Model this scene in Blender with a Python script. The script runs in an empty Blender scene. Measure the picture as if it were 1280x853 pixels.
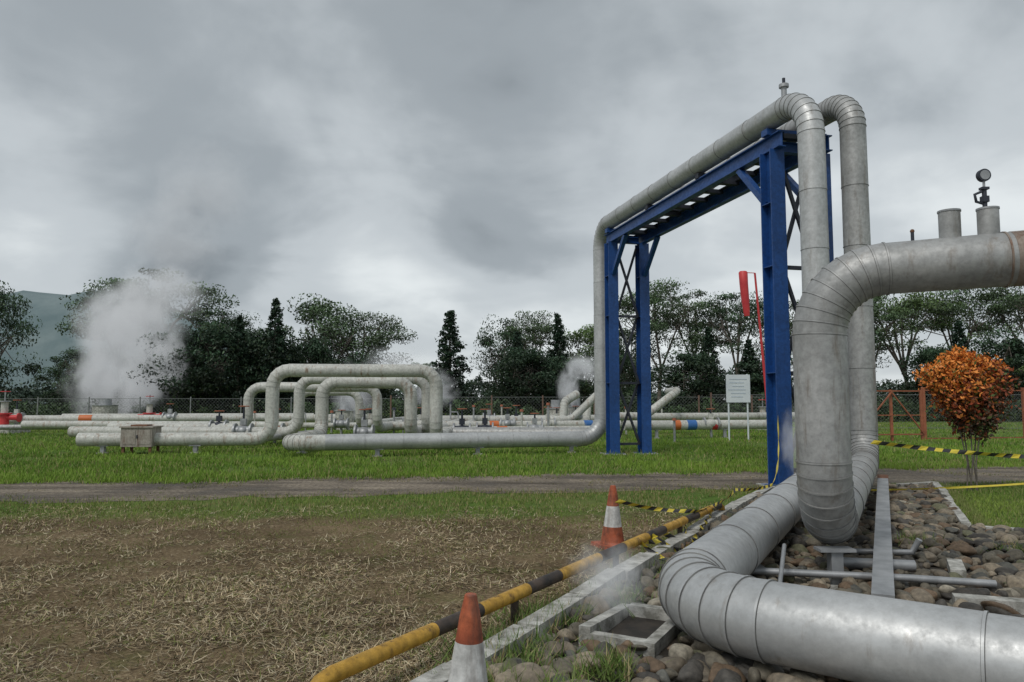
import bpy, math, random
import numpy as np
from mathutils import Vector, Matrix
from mathutils import noise as mn
random.seed(7); rng=np.random.default_rng(7)
scene=bpy.context.scene
V=Vector
# ------------------------------------------------------------------ materials
def nm(name):
    m=bpy.data.materials.new(name); m.use_nodes=True
    nt=m.node_tree; b=nt.nodes['Principled BSDF']
    return m,nt,b
def noise(nt,scale,detail=4,rough=.55,vec=None,dist=0):
    n=nt.nodes.new('ShaderNodeTexNoise'); n.inputs['Scale'].default_value=scale
    n.inputs['Detail'].default_value=detail; n.inputs['Roughness'].default_value=rough
    n.inputs['Distortion'].default_value=dist
    if vec is not None: nt.links.new(vec,n.inputs['Vector'])
    return n
def ramp(nt,fac,stops):
    r=nt.nodes.new('ShaderNodeValToRGB'); e=r.color_ramp.elements
    while len(e)<len(stops): e.new(.5)
    for i,(p,c) in enumerate(stops):
        e[i].position=p; e[i].color=(c[0],c[1],c[2],1)
    nt.links.new(fac,r.inputs['Fac']); return r
def mix(nt,a,b,fac,mode='MIX'):
    m=nt.nodes.new('ShaderNodeMix'); m.data_type='RGBA'; m.blend_type=mode
    for s,val in ((m.inputs[0],fac),(m.inputs[6],a),(m.inputs[7],b)):
        if hasattr(val,'links'): nt.links.new(val,s)
        else: s.default_value=val if not isinstance(val,tuple) else (val[0],val[1],val[2],1)
    return m.outputs[2]
def math_(nt,op,a,b=None,clamp=False):
    m=nt.nodes.new('ShaderNodeMath'); m.operation=op; m.use_clamp=clamp
    for s,val in ((m.inputs[0],a),(m.inputs[1],b)):
        if val is None: continue
        if hasattr(val,'links'): nt.links.new(val,s)
        else: s.default_value=val
    return m.outputs[0]
def bump(nt,b,h,strength,dist=.01):
    n=nt.nodes.new('ShaderNodeBump'); n.inputs['Strength'].default_value=strength; n.inputs['Distance'].default_value=dist
    nt.links.new(h,n.inputs['Height']); nt.links.new(n.outputs[0],b.inputs['Normal'])
def coords(nt):
    g=nt.nodes.new('ShaderNodeNewGeometry'); return g.outputs['Position']
def mat_simple(name,c1,c2,scale=3,rough=.6,metal=0,bs=.2,bd=.005,lo=.35,hi=.65):
    m,nt,b=nm(name); p=coords(nt)
    n=noise(nt,scale,6,.6,p); r=ramp(nt,n.outputs[0],[(lo,c1),(hi,c2)])
    nt.links.new(r.outputs[0],b.inputs['Base Color']); b.inputs['Roughness'].default_value=rough
    b.inputs['Metallic'].default_value=metal
    if bs>0:
        n2=noise(nt,scale*9,4,.6,p); bump(nt,b,n2.outputs[0],bs,bd)
    return m
def mat_worn(name,c1,c2,rust,scale=1.5,rough=.5,metal=0,rl=.6,rh=.72,dirt=.35):
    m,nt,b=nm(name); p=coords(nt)
    n=noise(nt,scale,5,.6,p); r=ramp(nt,n.outputs[0],[(.3,c1),(.7,c2)])
    mp=nt.nodes.new('ShaderNodeMapping'); mp.inputs['Scale'].default_value=(6,6,.9); nt.links.new(p,mp.inputs[0])
    n2=noise(nt,1.2,7,.7,mp.outputs[0]); r2=ramp(nt,n2.outputs[0],[(rl,(0,0,0)),(rh,(1,1,1))])
    c=mix(nt,r.outputs[0],rust,r2.outputs[0])
    n4=noise(nt,14,5,.7,p); r4=ramp(nt,n4.outputs[0],[(.35,(1-dirt,)*3),(.65,(1,1,1))])
    c=mix(nt,c,r4.outputs[0],1.0,'MULTIPLY')
    nt.links.new(c,b.inputs['Base Color'])
    rr=ramp(nt,n4.outputs[0],[(.3,(rough+.15,)*3),(.7,(rough-.08,)*3)])
    nt.links.new(rr.outputs[0],b.inputs['Roughness']); b.inputs['Metallic'].default_value=metal
    n3=noise(nt,5,3,.5,p); bump(nt,b,n3.outputs[0],.3,.02)
    return m
M={}
M['alu']=mat_worn('aluminium_jacket',(.44,.45,.45),(.64,.645,.64),(.27,.23,.19),1.3,.45,.4,.58,.80,.22)
M['alu2']=mat_worn('aluminium_jacket_dull',(.34,.345,.34),(.50,.50,.49),(.22,.18,.14),1.8,.5,.35,.54,.76,.3)
M['seam']=mat_simple('jacket_seam',(.10,.10,.10),(.2,.2,.19),6,.6,.2,0)
M['white']=mat_worn('cream_pipe_paint',(.48,.48,.44),(.68,.68,.63),(.28,.17,.10),1.0,.5,0,.54,.70,.35)
M['blue']=mat_worn('blue_paint',(.010,.060,.22),(.016,.090,.33),(.03,.04,.07),1.2,.45,0,.6,.8,.35)
M['dark']=mat_simple('dark_steel',(.025,.03,.045),(.05,.055,.07),3,.6,.3,0)
M['rust']=mat_simple('rusty_steel',(.12,.055,.03),(.24,.12,.07),9,.85,.1,.4)
M['stain']=mat_worn('stained_jacket',(.26,.20,.16),(.40,.34,.29),(.18,.09,.05),4,.55,.3,.5,.65,.3)
M['steel']=mat_simple('galvanised_steel',(.26,.27,.28),(.42,.43,.44),5,.5,.4,.1)
M['conc']=mat_simple('concrete',(.20,.195,.17),(.58,.57,.53),9,.9,0,.7,.01)
M['yellow']=mat_worn('yellow_paint',(.55,.30,.035),(.68,.40,.06),(.10,.05,.02),5,.5,0,.54,.66,.45)
M['black']=mat_simple('black_paint',(.015,.015,.015),(.08,.055,.04),8,.6,0,.1)
M['tapey']=mat_simple('tape_yellow',(.65,.5,.04),(.75,.62,.08),5,.45,0,0)
M['tapeb']=mat_simple('tape_black',(.02,.02,.02),(.05,.05,.05),5,.45,0,0)
M['cone']=mat_worn('cone_orange',(.38,.08,.03),(.52,.13,.05),(.13,.07,.05),6,.6,0,.5,.7,.5)
M['conew']=mat_worn('cone_white',(.6,.6,.58),(.78,.78,.76),(.25,.2,.17),7,.55,0,.52,.75,.35)
M['red']=mat_simple('red_paint',(.48,.03,.04),(.6,.05,.05),3,.5,0,0)
M['fred']=mat_simple('fence_red',(.24,.075,.04),(.36,.12,.06),4,.6,0,0)
M['fbrown']=mat_simple('fence_brown',(.12,.07,.055),(.2,.12,.09),4,.7,0,0)
M['bandblue']=mat_simple('band_blue',(.03,.12,.35),(.05,.16,.42),3,.5,0,0)
M['bando']=mat_simple('band_orange',(.5,.12,.03),(.6,.17,.05),3,.5,0,0)
M['hole']=mat_simple('dark_soil_and_hole',(.018,.015,.012),(.05,.04,.03),9,.8,0,.3)
M['bark']=mat_simple('bark',(.08,.07,.06),(.19,.165,.14),4,.9,0,.5,.02)
M['box']=mat_worn('weathered_box',(.33,.29,.25),(.46,.42,.37),(.16,.09,.06),3,.7,.1,.52,.68,.3)
M['boardw']=mat_simple('sign_white',(.60,.65,.70),(.70,.74,.77),2,.5,0,0)
M['boardl']=mat_simple('sign_ink',(.42,.48,.56),(.47,.53,.6),2,.5,0,0)
M['wire']=mat_simple('fence_wire',(.18,.19,.19),(.28,.29,.29),5,.5,.4,0)
def mat_attr(name,rough=.6,spec=.3,nz=None):
    m,nt,b=nm(name); a=nt.nodes.new('ShaderNodeAttribute'); a.attribute_name='Col'
    c=a.outputs['Color']
    if nz:
        n=noise(nt,nz,5,.65,coords(nt)); r=ramp(nt,n.outputs[0],[(.3,(.55,.55,.55)),(.7,(1.25,1.22,1.18))])
        c=mix(nt,c,r.outputs[0],1.0,'MULTIPLY'); bump(nt,b,n.outputs[0],.4,.01)
    nt.links.new(c,b.inputs['Base Color']); b.inputs['Roughness'].default_value=rough
    b.inputs['Specular IOR Level'].default_value=spec
    return m
M['leaf']=mat_attr('leaves',.55,.3); M['grass']=mat_attr('grass_blades',.6,.2); M['stone']=mat_attr('river_stone',.65,.3,28)
# ------------------------------------------------------------------ mesh builder
class MB:
    def __init__(s): s.v=[];s.f=[];s.m=[];s.sm=[];s.mats=[]
    def mi(s,k):
        if k not in s.mats: s.mats.append(k)
        return s.mats.index(k)
    def add(s,vs,fs,k,smooth=False):
        o=len(s.v); s.v+=[tuple(x) for x in vs]; i=s.mi(k)
        for f in fs: s.f.append([a+o for a in f]); s.m.append(i); s.sm.append(smooth)
    def box(s,c,size,k,R=None,taper=1.0):
        x,y,z=[a/2 for a in size]; vs=[]
        for sz in(-1,1):
            t=taper if sz>0 else 1
            for sx,sy in((-1,-1),(1,-1),(1,1),(-1,1)): 
                p=V((sx*x*t,sy*y*t,sz*z)); 
                if R: p=R@p
                vs.append(V(c)+p)
        s.add(vs,[(3,2,1,0),(4,5,6,7),(0,1,5,4),(1,2,6,5),(2,3,7,6),(3,0,4,7)],k)
    def frame(s,p0,p1,up=V((0,0,1))):
        d=(V(p1)-V(p0)); L=d.length; d.normalize()
        if abs(d.dot(up))>.98: up=V((0,1,0)) if abs(d.y)<.9 else V((1,0,0))
        sx=d.cross(up).normalized(); u=sx.cross(d)
        return Matrix((sx,d,u)).transposed(),L
    def beam(s,p0,p1,w,h,k,up=V((0,0,1))):
        R,L=s.frame(p0,p1,up); s.box((V(p0)+V(p1))/2,(w,L,h),k,R)
    def ibeam(s,p0,p1,w,h,t,k,up=V((0,0,1))):
        R,L=s.frame(p0,p1,up); c=(V(p0)+V(p1))/2
        s.box(c,(t,L,h-2*t-.002),k,R)
        for q in(-1,1): s.box(c+R@V((0,0,q*(h/2-t/2))),(w,L,t),k,R)
    def tube(s,pts,rad,n,k,caps=True,smooth=True):
        pts=[V(p) for p in pts]; N=len(pts)
        if not hasattr(rad,'__len__'): rad=[rad]*N
        tang=[]
        for i in range(N):
            t=V((0,0,0))
            if i>0: t+=(pts[i]-pts[i-1]).normalized()
            if i<N-1: t+=(pts[i+1]-pts[i]).normalized()
            tang.append(t.normalized())
        u=tang[0].orthogonal().normalized(); vs=[]
        for i in range(N):
            u=(u-tang[i]*u.dot(tang[i])).normalized(); w=tang[i].cross(u)
            for j in range(n):
                a=2*math.pi*j/n; vs.append(pts[i]+(u*math.cos(a)+w*math.sin(a))*rad[i])
        fs=[(i*n+j,i*n+(j+1)%n,(i+1)*n+(j+1)%n,(i+1)*n+j) for i in range(N-1) for j in range(n)]
        s.add(vs,fs,k,smooth)
        if caps:
            s.add(vs[:n],[tuple(reversed(range(n)))],k); s.add(vs[-n:],[tuple(range(n))],k)
    def cyl(s,p0,p1,r0,r1,n,k): s.tube([p0,p1],[r0,r1],n,k)
    def sphere(s,c,r,k,n=10,sc=(1,1,1)):
        vs=[];fs=[]
        for i in range(n+1):
            th=math.pi*i/n
            for j in range(2*n):
                a=math.pi*j/n; vs.append((c[0]+sc[0]*r*math.sin(th)*math.cos(a),c[1]+sc[1]*r*math.sin(th)*math.sin(a),c[2]+sc[2]*r*math.cos(th)))
        for i in range(n):
            for j in range(2*n): fs.append((i*2*n+j,(i+1)*2*n+j,(i+1)*2*n+(j+1)%(2*n),i*2*n+(j+1)%(2*n)))
        s.add(vs,fs,k,True)
    def obj(s,name,parent=None):
        me=bpy.data.meshes.new(name); me.from_pydata(s.v,[],s.f)
        for k in s.mats: me.materials.append(M[k])
        me.polygons.foreach_set('material_index',s.m); me.polygons.foreach_set('use_smooth',s.sm); me.update()
        o=bpy.data.objects.new(name,me); scene.collection.objects.link(o)
        if parent: o.parent=parent
        return o
def empty(name):
    e=bpy.data.objects.new(name,None); scene.collection.objects.link(e); return e
def np_mesh(name,verts,k,faces_n,colors=None,mat='leaf',link=True):
    me=bpy.data.meshes.new(name); nv=len(verts); 
    me.vertices.add(nv); me.vertices.foreach_set('co',verts.astype(np.float32).ravel())
    me.loops.add(nv); me.loops.foreach_set('vertex_index',np.arange(nv,dtype=np.int32))
    me.polygons.add(nv//k); me.polygons.foreach_set('loop_start',np.arange(0,nv,k,dtype=np.int32))
    try: me.polygons.foreach_set('loop_total',np.full(nv//k,k,dtype=np.int32))
    except Exception: pass
    me.update(calc_edges=True)
    if colors is not None:
        ca=me.color_attributes.new('Col','FLOAT_COLOR','POINT')
        c=np.ones((nv,4),np.float32); c[:,:3]=colors; ca.data.foreach_set('color',c.ravel())
    me.materials.append(M[mat])
    o=bpy.data.objects.new(name,me)
    if link: scene.collection.objects.link(o)
    return o
# ------------------------------------------------------------------ pipes
def pipe_path(pts,R,gores=7,step=1.1):
    pts=[V(p) for p in pts]; out=[]; prev=pts[0]
    def straight(a,b,first):
        L=(b-a).length; n=max(1,int(round(L/step)))
        if first: out.append(a)
        for i in range(1,n+1): out.append(a+(b-a)*i/n)
    first=True
    for i in range(1,len(pts)-1):
        a=(pts[i-1]-pts[i]).normalized(); b=(pts[i+1]-pts[i]).normalized()
        ang=math.pi-a.angle(b)
        if ang<.03: continue
        T=R*math.tan(ang/2); T=min(T,(pts[i-1]-pts[i]).length*.49,(pts[i+1]-pts[i]).length*.49); Rr=T/math.tan(ang/2)
        s0=pts[i]+a*T; straight(prev,s0,first); first=False
        bis=(a+b).normalized(); C=pts[i]+bis*(Rr/math.cos(ang/2))
        r0=s0-C; ax=r0.cross((pts[i]+b*T)-C).normalized()
        g=max(2,int(round(gores*ang/(math.pi/2))))
        for q in range(1,g+1): out.append(C+Matrix.Rotation(ang*q/g,3,ax)@r0)
        prev=pts[i]+b*T
    straight(prev,pts[-1],first)
    return out
def pipe(mb,pts,r,R=None,k='alu',n=32,gores=7,step=1.1,seams=True):
    P=pipe_path(pts,R or r*3,gores,step); N=len(P); tang=[]
    for i in range(N):
        t=V((0,0,0))
        if i>0: t+=(P[i]-P[i-1]).normalized()
        if i<N-1: t+=(P[i+1]-P[i]).normalized()
        tang.append(t.normalized())
    u=tang[0].orthogonal().normalized(); F=[]
    for t in tang:
        u=(u-t*u.dot(t)).normalized(); F.append((u.copy(),t.cross(u)))
    def ring(i,rad,off=0):
        u,w=F[i]; return [P[i]+tang[i]*off+(u*math.cos(2*math.pi*j/n)+w*math.sin(2*math.pi*j/n))*rad for j in range(n)]
    for i in range(N-1):
        vs=ring(i,r+.004)+ring(i+1,r)
        mb.add(vs,[(j,(j+1)%n,n+(j+1)%n,n+j) for j in range(n)],k,True)
    if seams:
        for i in range(1,N-1):
            w=.007
            vs=ring(i,r+.001,-w*1.5)+ring(i,r+.009,-w)+ring(i,r+.009,w)+ring(i,r+.001,w*1.5)
            mb.add(vs[:2*n],[(j,(j+1)%n,n+(j+1)%n,n+j) for j in range(n)],'seam',True)
            mb.add(vs[n:3*n],[(j,(j+1)%n,n+(j+1)%n,n+j) for j in range(n)],k,True)
            mb.add(vs[2*n:],[(j,(j+1)%n,n+(j+1)%n,n+j) for j in range(n)],'seam',True)
    for i,s in((0,1),(N-1,-1)):
        f=tuple(range(n)); mb.add(ring(i,r+(.004 if i==0 else 0)),[tuple(reversed(f)) if s>0 else f],k)
def shoe(mb,x,y,ztop,k='steel',w=.12):
    mb.box((x,y,ztop/2),(w,w,ztop),k); mb.box((x,y,.02),(w*2.2,w*2.2,.036),'conc'); mb.box((x,y,ztop+.012),(w*3,w*1.6,.024),k)
def band(mb,p0,p1,r,k): mb.tube([p0,p1],r+.012,24,k)

GU=V((-.235,.972,0)).normalized(); GP=V((.972,.235,0)).normalized()
P1=V((4.96,13.8,0)); P3=P1+GU*8.42; P2=P1+GP*1.0; P4=P3+GP*1.0
T1n=P1-GU*1.2; T1f=P3+GU*.9; T2n=T1n+GP*.85; T2f=T1f+GP*.85+GU*2.1
ZT=6.98
Bc=V((1.0,4.76,.325)); Bd=V((.795,-.607,0))
mb=MB()
pipe(mb,[Bc+Bd*7,Bc,(T1n.x,T1n.y,.38),(T1n.x,T1n.y,ZT),(T1f.x,T1f.y,ZT),(T1f.x,T1f.y,.42),(-5.2,20.72,.42)],.225,.72,'alu',40,8)
for t in(1.8,4.2): 
    p=Bc+Bd*t; shoe(mb,p.x,p.y,.10)
bd=(V((T1n.x,T1n.y,0))-V((Bc.x,Bc.y,0))).normalized()
for t in(2.2,5.2): 
    p=Bc+bd*t; shoe(mb,p.x,p.y,.11)
for x in(-3.8,-1,1.8):
    y=20.4+(x+6.4)/(9.17)*2.47; shoe(mb,x,y,.2)
p=T1n+V((0,0,ZT))+GU*.75
mb.cyl(p+V((0,0,.2)),p+V((0,0,.42)),.05,.05,12,'steel'); mb.cyl(p+V((0,0,.42)),p+V((0,0,.48)),.09,.09,12,'steel'); mb.cyl(p+V((0,0,.48)),p+V((0,0,.6)),.03,.03,8,'dark')
mb.obj('steam_pipe')
mb=MB()
pipe(mb,[(-5.19,20.722,.42),(-6.2,20.45,.42),(-6.4,25,.42),(-6.4,25,2.2),(-3.45,25.3,2.2),(-3.45,25.3,.45),(-3.2,40,.45)],.215,.5,'white',24,5,2.2)
shoe(mb,-6.3,22.4,.2); shoe(mb,-3.4,29,.2)
mb.obj('expansion_loop_pipe')
# pipe A
A=V((2.65,6.35,0)); zA=.53; zU=2.69; Ad=V((1.44,-.45,0)).normalized()
mb=MB()
up=V((A.x,A.y,zU)); end=up+Ad*8+V((0,0,.25))
pipe(mb,[end,up,(A.x,A.y,zA),(T2n.x,T2n.y,zA),(T2n.x,T2n.y,ZT),(T2f.x,T2f.y,ZT),(T2f.x,T2f.y,.45),(-2,25.6,.45)],.217,.55,'alu2',40,9)
shoe(mb,A.x+.12,A.y+.12,.31,'steel',.1)
ad=(V((T2n.x,T2n.y,0))-A).normalized()
for t in(3,5.6): 
    p=A+ad*t; shoe(mb,p.x,p.y,.31,'steel',.1)
def onA(t,dz=0): 
    return up+(end-up).normalized()*t+V((0,0,dz))
q=onA(1.03); mb.cyl(q+V((0,0,.2)),q+V((0,0,.43)),.082,.082,20,'alu2'); mb.cyl(q+V((0,0,.43)),q+V((0,0,.445)),.088,.088,20,'steel')
q=onA(1.31); mb.cyl(q+V((0,0,.2)),q+V((0,0,.42)),.08,.08,20,'alu2'); mb.cyl(q+V((0,0,.42)),q+V((0,0,.435)),.085,.085,20,'steel')
q=q+V((-.02,0,.43)); mb.cyl(q,q+V((0,0,.16)),.018,.018,10,'dark')
mb.tube([q+V((0,0,.04)),q+V((-.07,0,.06)),q+V((-.08,0,.12)),q+V((-.01,0,.15))],.012,8,'dark')
mb.box(q+V((0,0,.08)),(.05,.05,.05),'dark'); mb.box(q+V((0,0,.17)),(.06,.05,.02),'dark')
mb.cyl(q+V((0,0,.17)),q+V((0,0,.25)),.01,.01,8,'steel')
g=q+V((0,0,.28)); mb.cyl(g+V((0,.02,0)),g+V((0,-.02,0)),.052,.052,20,'dark'); mb.cyl(g+V((0,-.02,0)),g+V((0,-.024,0)),.04,.04,20,'steel')
q=onA(.75); mb.cyl(q+V((0,0,.2)),q+V((0,0,.29)),.014,.014,8,'dark'); mb.sphere(q+V((0,0,.3)),.018,'rust',6)
mb.tube([onA(1.45),onA(1.62)],.2235,40,'stain'); mb.tube([onA(1.40),onA(1.415)],.228,40,'stain')
mb.obj('steam_pipe')
# ------------------------------------------------------------------ pipe rack
rack=empty('pipe_rack')
RB=Matrix((GP,GU,V((0,0,1)))).transposed()
mb=MB(); zt=6.62
for P in(P1,P2,P3,P4):
    mb.ibeam(P+V((0,0,.03)),P+V((0,0,zt-.3)),.30,.36,.028,'blue',up=GU)
    mb.box(P+V((0,0,.02)),(.5,.5,.04),'blue',RB)
    mb.box(P+V((0,0,-.02)),(.7,.7,.1),'conc')
    for z in(2.1,4.1,5.3): mb.box(P+V((0,0,z)),(.29,.31,.015),'blue',RB)
mb.obj('columns',rack)
mb=MB()
for a,b in((P1,P3),(P2,P4)):
    z=V((0,0,zt-.15)); mb.ibeam(a-GU*.35+z,b+GU*.35+z,.16,.3,.02,'blue')
mb.obj('girders',rack)
mb=MB()
L=8.42; n=12
for i in range(n+1):
    t=-.2+i*(L+.4)/n
    a=P1+GU*t+V((0,0,zt-.06)); mb.beam(a+GP*.09,a+GP*.91,.14,.09,'dark')
for i in range(n):
    w=(L+.4)/n; t=-.2+(i+.5)*w
    a=P1+GU*t+V((0,0,zt-.02))
    for o,ww in((.14,.12),(.44,.07),(.86,.12)): mb.box(a+GP*o,(ww,w-.15,.012),'dark',RB)
for P in(P1,P3):
    a=P+V((0,0,zt+.06)); mb.beam(a-GP*.15,a+GP*1.15,.2,.12,'blue')
    mb.ibeam(P+GP*.1+V((0,0,zt-.2)),P+GP*.9+V((0,0,zt-.2)),.14,.2,.016,'blue')
for t in(2.8,5.6):
    a=P1+GU*t+V((0,0,zt+.06)); mb.beam(a-GP*.1,a+GP*1.1,.16,.115,'dark')
mb.obj('deck_frame',rack)
mb=MB()
for a,b in((P1,P2),(P3,P4)):
    for z0,z1 in((6.2,4.1),(4.1,2.1),(2.1,.3)):
        g=GP*.16
        mb.beam(a+g+V((0,0,z0)),b-g+V((0,0,z1)),.06,.06,'dark',GU); mb.beam(a+g+GU*.07+V((0,0,z1)),b-g+GU*.07+V((0,0,z0)),.06,.06,'dark',GU)
        mb.beam(a+g+V((0,0,z1)),b-g+V((0,0,z1)),.07,.07,'dark',GU)
for P in(P1,P2):
    mb.beam(P+GU*.18+V((0,0,5.35)),P+GU*1.15+V((0,0,6.32)),.12,.12,'blue')
for P in(P3,P4):
    mb.beam(P-GU*.18+V((0,0,5.35)),P-GU*1.15+V((0,0,6.32)),.12,.12,'blue')
mb.obj('bracing',rack)
# ------------------------------------------------------------------ far pipe field
def loop(pts,r=.19,R=.5,name='expansion_loop_pipe',sup=(),bands=(),k='white',st=2.4):
    mb=MB(); pipe(mb,pts,r,R,k,20,5,st)
    for s in sup: shoe(mb,s[0],s[1],pts[0][2]-r,'steel')
    for p0,p1,kk in bands: band(mb,p0,p1,r,kk)
    return mb.obj(name)
loop([(-12.9,22.2,.42),(-7.3,22.6,.42),(-7.3,22.6,2.5),(-2.35,23,2.5),(-2.35,23,.42),(-1.9,45,.42)],.2,.5,sup=((-12.2,22.25),(-9.5,22.4),(-2.2,29)))
loop([(-16,27,.45),(-7.6,26.5,.45),(-7.6,26.5,2.35),(-3.05,26.6,2.35),(-3.05,26.6,.45),(-2.6,44,.45)],.19,sup=((-13,26.8),(-9.5,26.6)))
loop([(-16,29.6,.5),(-10.3,29,.5),(-10.3,29,2.1),(-5.3,29.2,2.1),(-5.3,29.2,.5),(-4.6,45,.5)],.19,sup=((-14,29.4),(-12,29.2)))
loop([(-22,33.5,.5),(-9.2,32,.5),(-9.2,32,1.95),(-6.6,32.1,1.95),(-6.6,32.1,.5),(-5.8,46,.5)],.17,sup=((-18,33),(-14,32.6)))
loop([(-34,35.5,.62),(-14,40,.62),(-8,41,.62)],.2,name='steam_pipe',sup=((-30,36.4),(-25,37.5),(-19,38.9)),bands=(((-22.2,38.15,.62),(-21.6,38.29,.62),'bando'),))
loop([(-30,33,.35),(-18,35,.35),(-12,38,.35)],.12,name='steam_pipe',k='alu2')
loop([(-5.5,31.5,.5),(4.4,33.6,.5),(4.9,33.7,.5)],.18,name='steam_pipe',sup=((-3,32),(0,32.6),(3,33.3)),bands=(((3.2,33.35,.5),(3.6,33.43,.5),'bandblue'),((-1.0,32.45,.5),(-.6,32.54,.5),'bando')))
loop([(-4,38,.6),(9,41,.6)],.2,name='steam_pipe',sup=((-2,38.5),(2,39.4),(6,40.3)),bands=(((2.4,39.47,.6),(2.9,39.6,.6),'bando'),))
loop([(-3,28.6,.4),(3.2,29.8,.4)],.17,name='steam_pipe',sup=((-1.5,28.9),(1.5,29.5)),bands=(((-.6,29.06,.4),(-.2,29.14,.4),'bando'),))
loop([(-1,33.5,.7),(2.7,34,.7),(4.3,34,2.2),(4.6,37,2.2)],.17,name='steam_pipe')
loop([(4.6,30.6,.55),(11.2,32,.55),(11.6,32.1,1.6),(12.6,36,1.6)],.2,name='steam_pipe',sup=((6,30.9),(9,31.5)),
     bands=(((7.3,31.17,.55),(7.7,31.26,.55),'bandblue'),((6.7,31.05,.55),(7.0,31.11,.55),'bando'),((8.4,31.41,.55),(8.7,31.47,.55),'red')))
loop([(4.2,31.6,.9),(5.7,32,.9),(7.2,32.2,2.0),(7.6,36,2.0)],.17,name='steam_pipe')
loop([(6,35,.8),(12,36.5,.8),(15,38,.8)],.18,name='steam_pipe')
loop([(-10,35,.4),(-2,36,.4),(5,37,.4)],.13,.3,name='steam_pipe')
loop([(-26,43,.6),(-12,45,.6)],.2,name='steam_pipe')
loop([(-13,24.6,.3),(-8.4,24.8,.3),(-7.9,30,.3)],.11,.3,name='steam_pipe',k='alu2')
loop([(2.0,36,.5),(2.6,38,.5),(2.7,38.2,1.5),(3.4,39,1.9)],.22,.4,name='steam_pipe')
loop([(3.4,35.5,.5),(3.7,37,.5),(3.8,37.3,1.4),(4.3,38,1.8)],.2,.4,name='steam_pipe')
def valve(x,y,z,h=.7,name='valve'):
    mb=MB(); kk=random.choice(['white','steel','rust','dark'])
    mb.sphere((x,y,z),.2,kk,8,(1.2,1.2,1)); mb.cyl((x-.32,y,z),(x-.26,y,z),.27,.27,16,'steel'); mb.cyl((x+.26,y,z),(x+.32,y,z),.27,.27,16,'steel')
    mb.cyl((x-.3,y,z),(x+.3,y,z),.17,.17,14,kk); mb.cyl((x,y,z+.1),(x,y,z+h),.05,.03,10,'dark'); mb.box((x,y,z+.32),(.2,.14,.22),kk)
    pts=[(x+.17*math.cos(a),y+.17*math.sin(a),z+h) for a in np.linspace(0,2*math.pi,15)]
    mb.tube(pts,.02,6,'fred'); mb.beam((x-.17,y,z+h),(x+.17,y,z+h),.025,.02,'fred'); mb.beam((x,y-.17,z+h),(x,y+.17,z+h),.025,.022,'fred')
    mb.cyl((x,y,0),(x,y,z-.1),.06,.06,8,'steel'); return mb.obj(name)
for x,y,z in((-.2,32.6,.55),(1.6,33,.55),(-6,31.4,.6),(-3.9,31.8,.55),(-9.6,26.6,.5),(-11.5,29.2,.55),(-1.2,38.7,.65),(5,40.1,.65),(8.4,31.4,.6),(-25,37.5,.7),(-1.8,26.8,.5),(.9,29.4,.45),(3.4,39.7,.65),(-18,39.1,.7),(-8.6,27,.5),(-4.4,33,.5),(-7.8,34,.5),(2.2,36.5,.5),(-5.0,25.2,.5),(-1.0,27.5,.5),(.2,35,.5)):
    valve(x,y,z,random.uniform(.6,.9))
rr_=random.Random(3)
for i in range(20):
    x=rr_.uniform(-14,9); y=rr_.uniform(27,42); h=rr_.uniform(.7,1.5); mb=MB(); mb.cyl((x,y,0),(x,y,h),.045,.045,8,'white' if i%3 else 'steel'); mb.cyl((x,y,h),(x,y,h+.1),.09,.07,8,'dark' if i%2 else 'fred')
    if i%2: mb.tube([(x,y,h*.7),(x+.35,y,h*.7),(x+.4,y,h*.6),(x+.4,y,0)],.03,8,'steel')
    mb.obj('vent_pipe')
def wellhead(x,y,s=1.0):
    mb=MB(); mb.box((x,y,.15),(1.6*s,1.6*s,.3),'conc'); mb.cyl((x,y,.3),(x,y,.9*s),.22,.22,16,'red'); mb.cyl((x,y,.9*s),(x,y,.97*s),.34,.34,16,'red')
    mb.cyl((x,y,.97*s),(x,y,1.5*s),.16,.16,14,'white'); mb.cyl((x,y,1.5*s),(x,y,1.56*s),.26,.26,14,'steel'); mb.cyl((x-.7*s,y,.75*s),(x+.7*s,y,.75*s),.13,.13,12,'red')
    mb.cyl((x+.7*s,y,.75*s),(x+.75*s,y,.75*s),.22,.22,12,'red'); mb.cyl((x,y,1.5*s),(x,y,2.1*s),.03,.03,8,'steel')
    pts=[(x+.2*math.cos(a),y+.2*math.sin(a),2.0*s) for a in np.linspace(0,2*math.pi,13)]; mb.tube(pts,.02,6,'red')
    mb.obj('wellhead')
wellhead(-24.6,36); wellhead(-20.5,42,.9); wellhead(13.5,40,.8)
def silencer(x,y,h,r):
    mb=MB(); mb.cyl((x,y,0),(x,y,h),r,r,20,'conc'); mb.tube([(x,y,h),(x,y,h+.05)],r+.05,20,'steel'); mb.cyl((x,y,h+.05),(x,y,h+.5),r*.55,r*.5,16,'steel'); mb.cyl((x-r-.8,y,.5),(x-r,y,.5),.15,.15,12,'white')
    mb.obj('steam_silencer')
silencer(2.4,41,1.1,.5); silencer(3.6,42,1.2,.5); silencer(-28.5,52,1.2,.8); silencer(-9,40,1.0,.5)
mb=MB(); c=V((-11.1,22.3,0)); R=Matrix.Rotation(math.radians(5),3,'Z')
mb.box(c+V((0,0,.50)),(.88,.74,.56),'box',R); mb.box(c+V((0,0,.80)),(.96,.82,.04),'box',R); mb.box(c+V((0,0,.84)),(.45,.45,.05),'rust',R)
mb.box(c+R@V((-.2,-.376,.5)),(.36,.012,.42),'box',R); mb.box(c+R@V((.22,-.376,.5)),(.36,.012,.42),'box',R); mb.box(c+R@V((.03,-.39,.52)),(.03,.03,.10),'dark',R)
for sx in(-.38,.38):
    for sy in(-.3,.3): mb.box(c+R@V((sx,sy,.11)),(.07,.07,.22),'rust',R)
mb.obj('valve_box')
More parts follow.
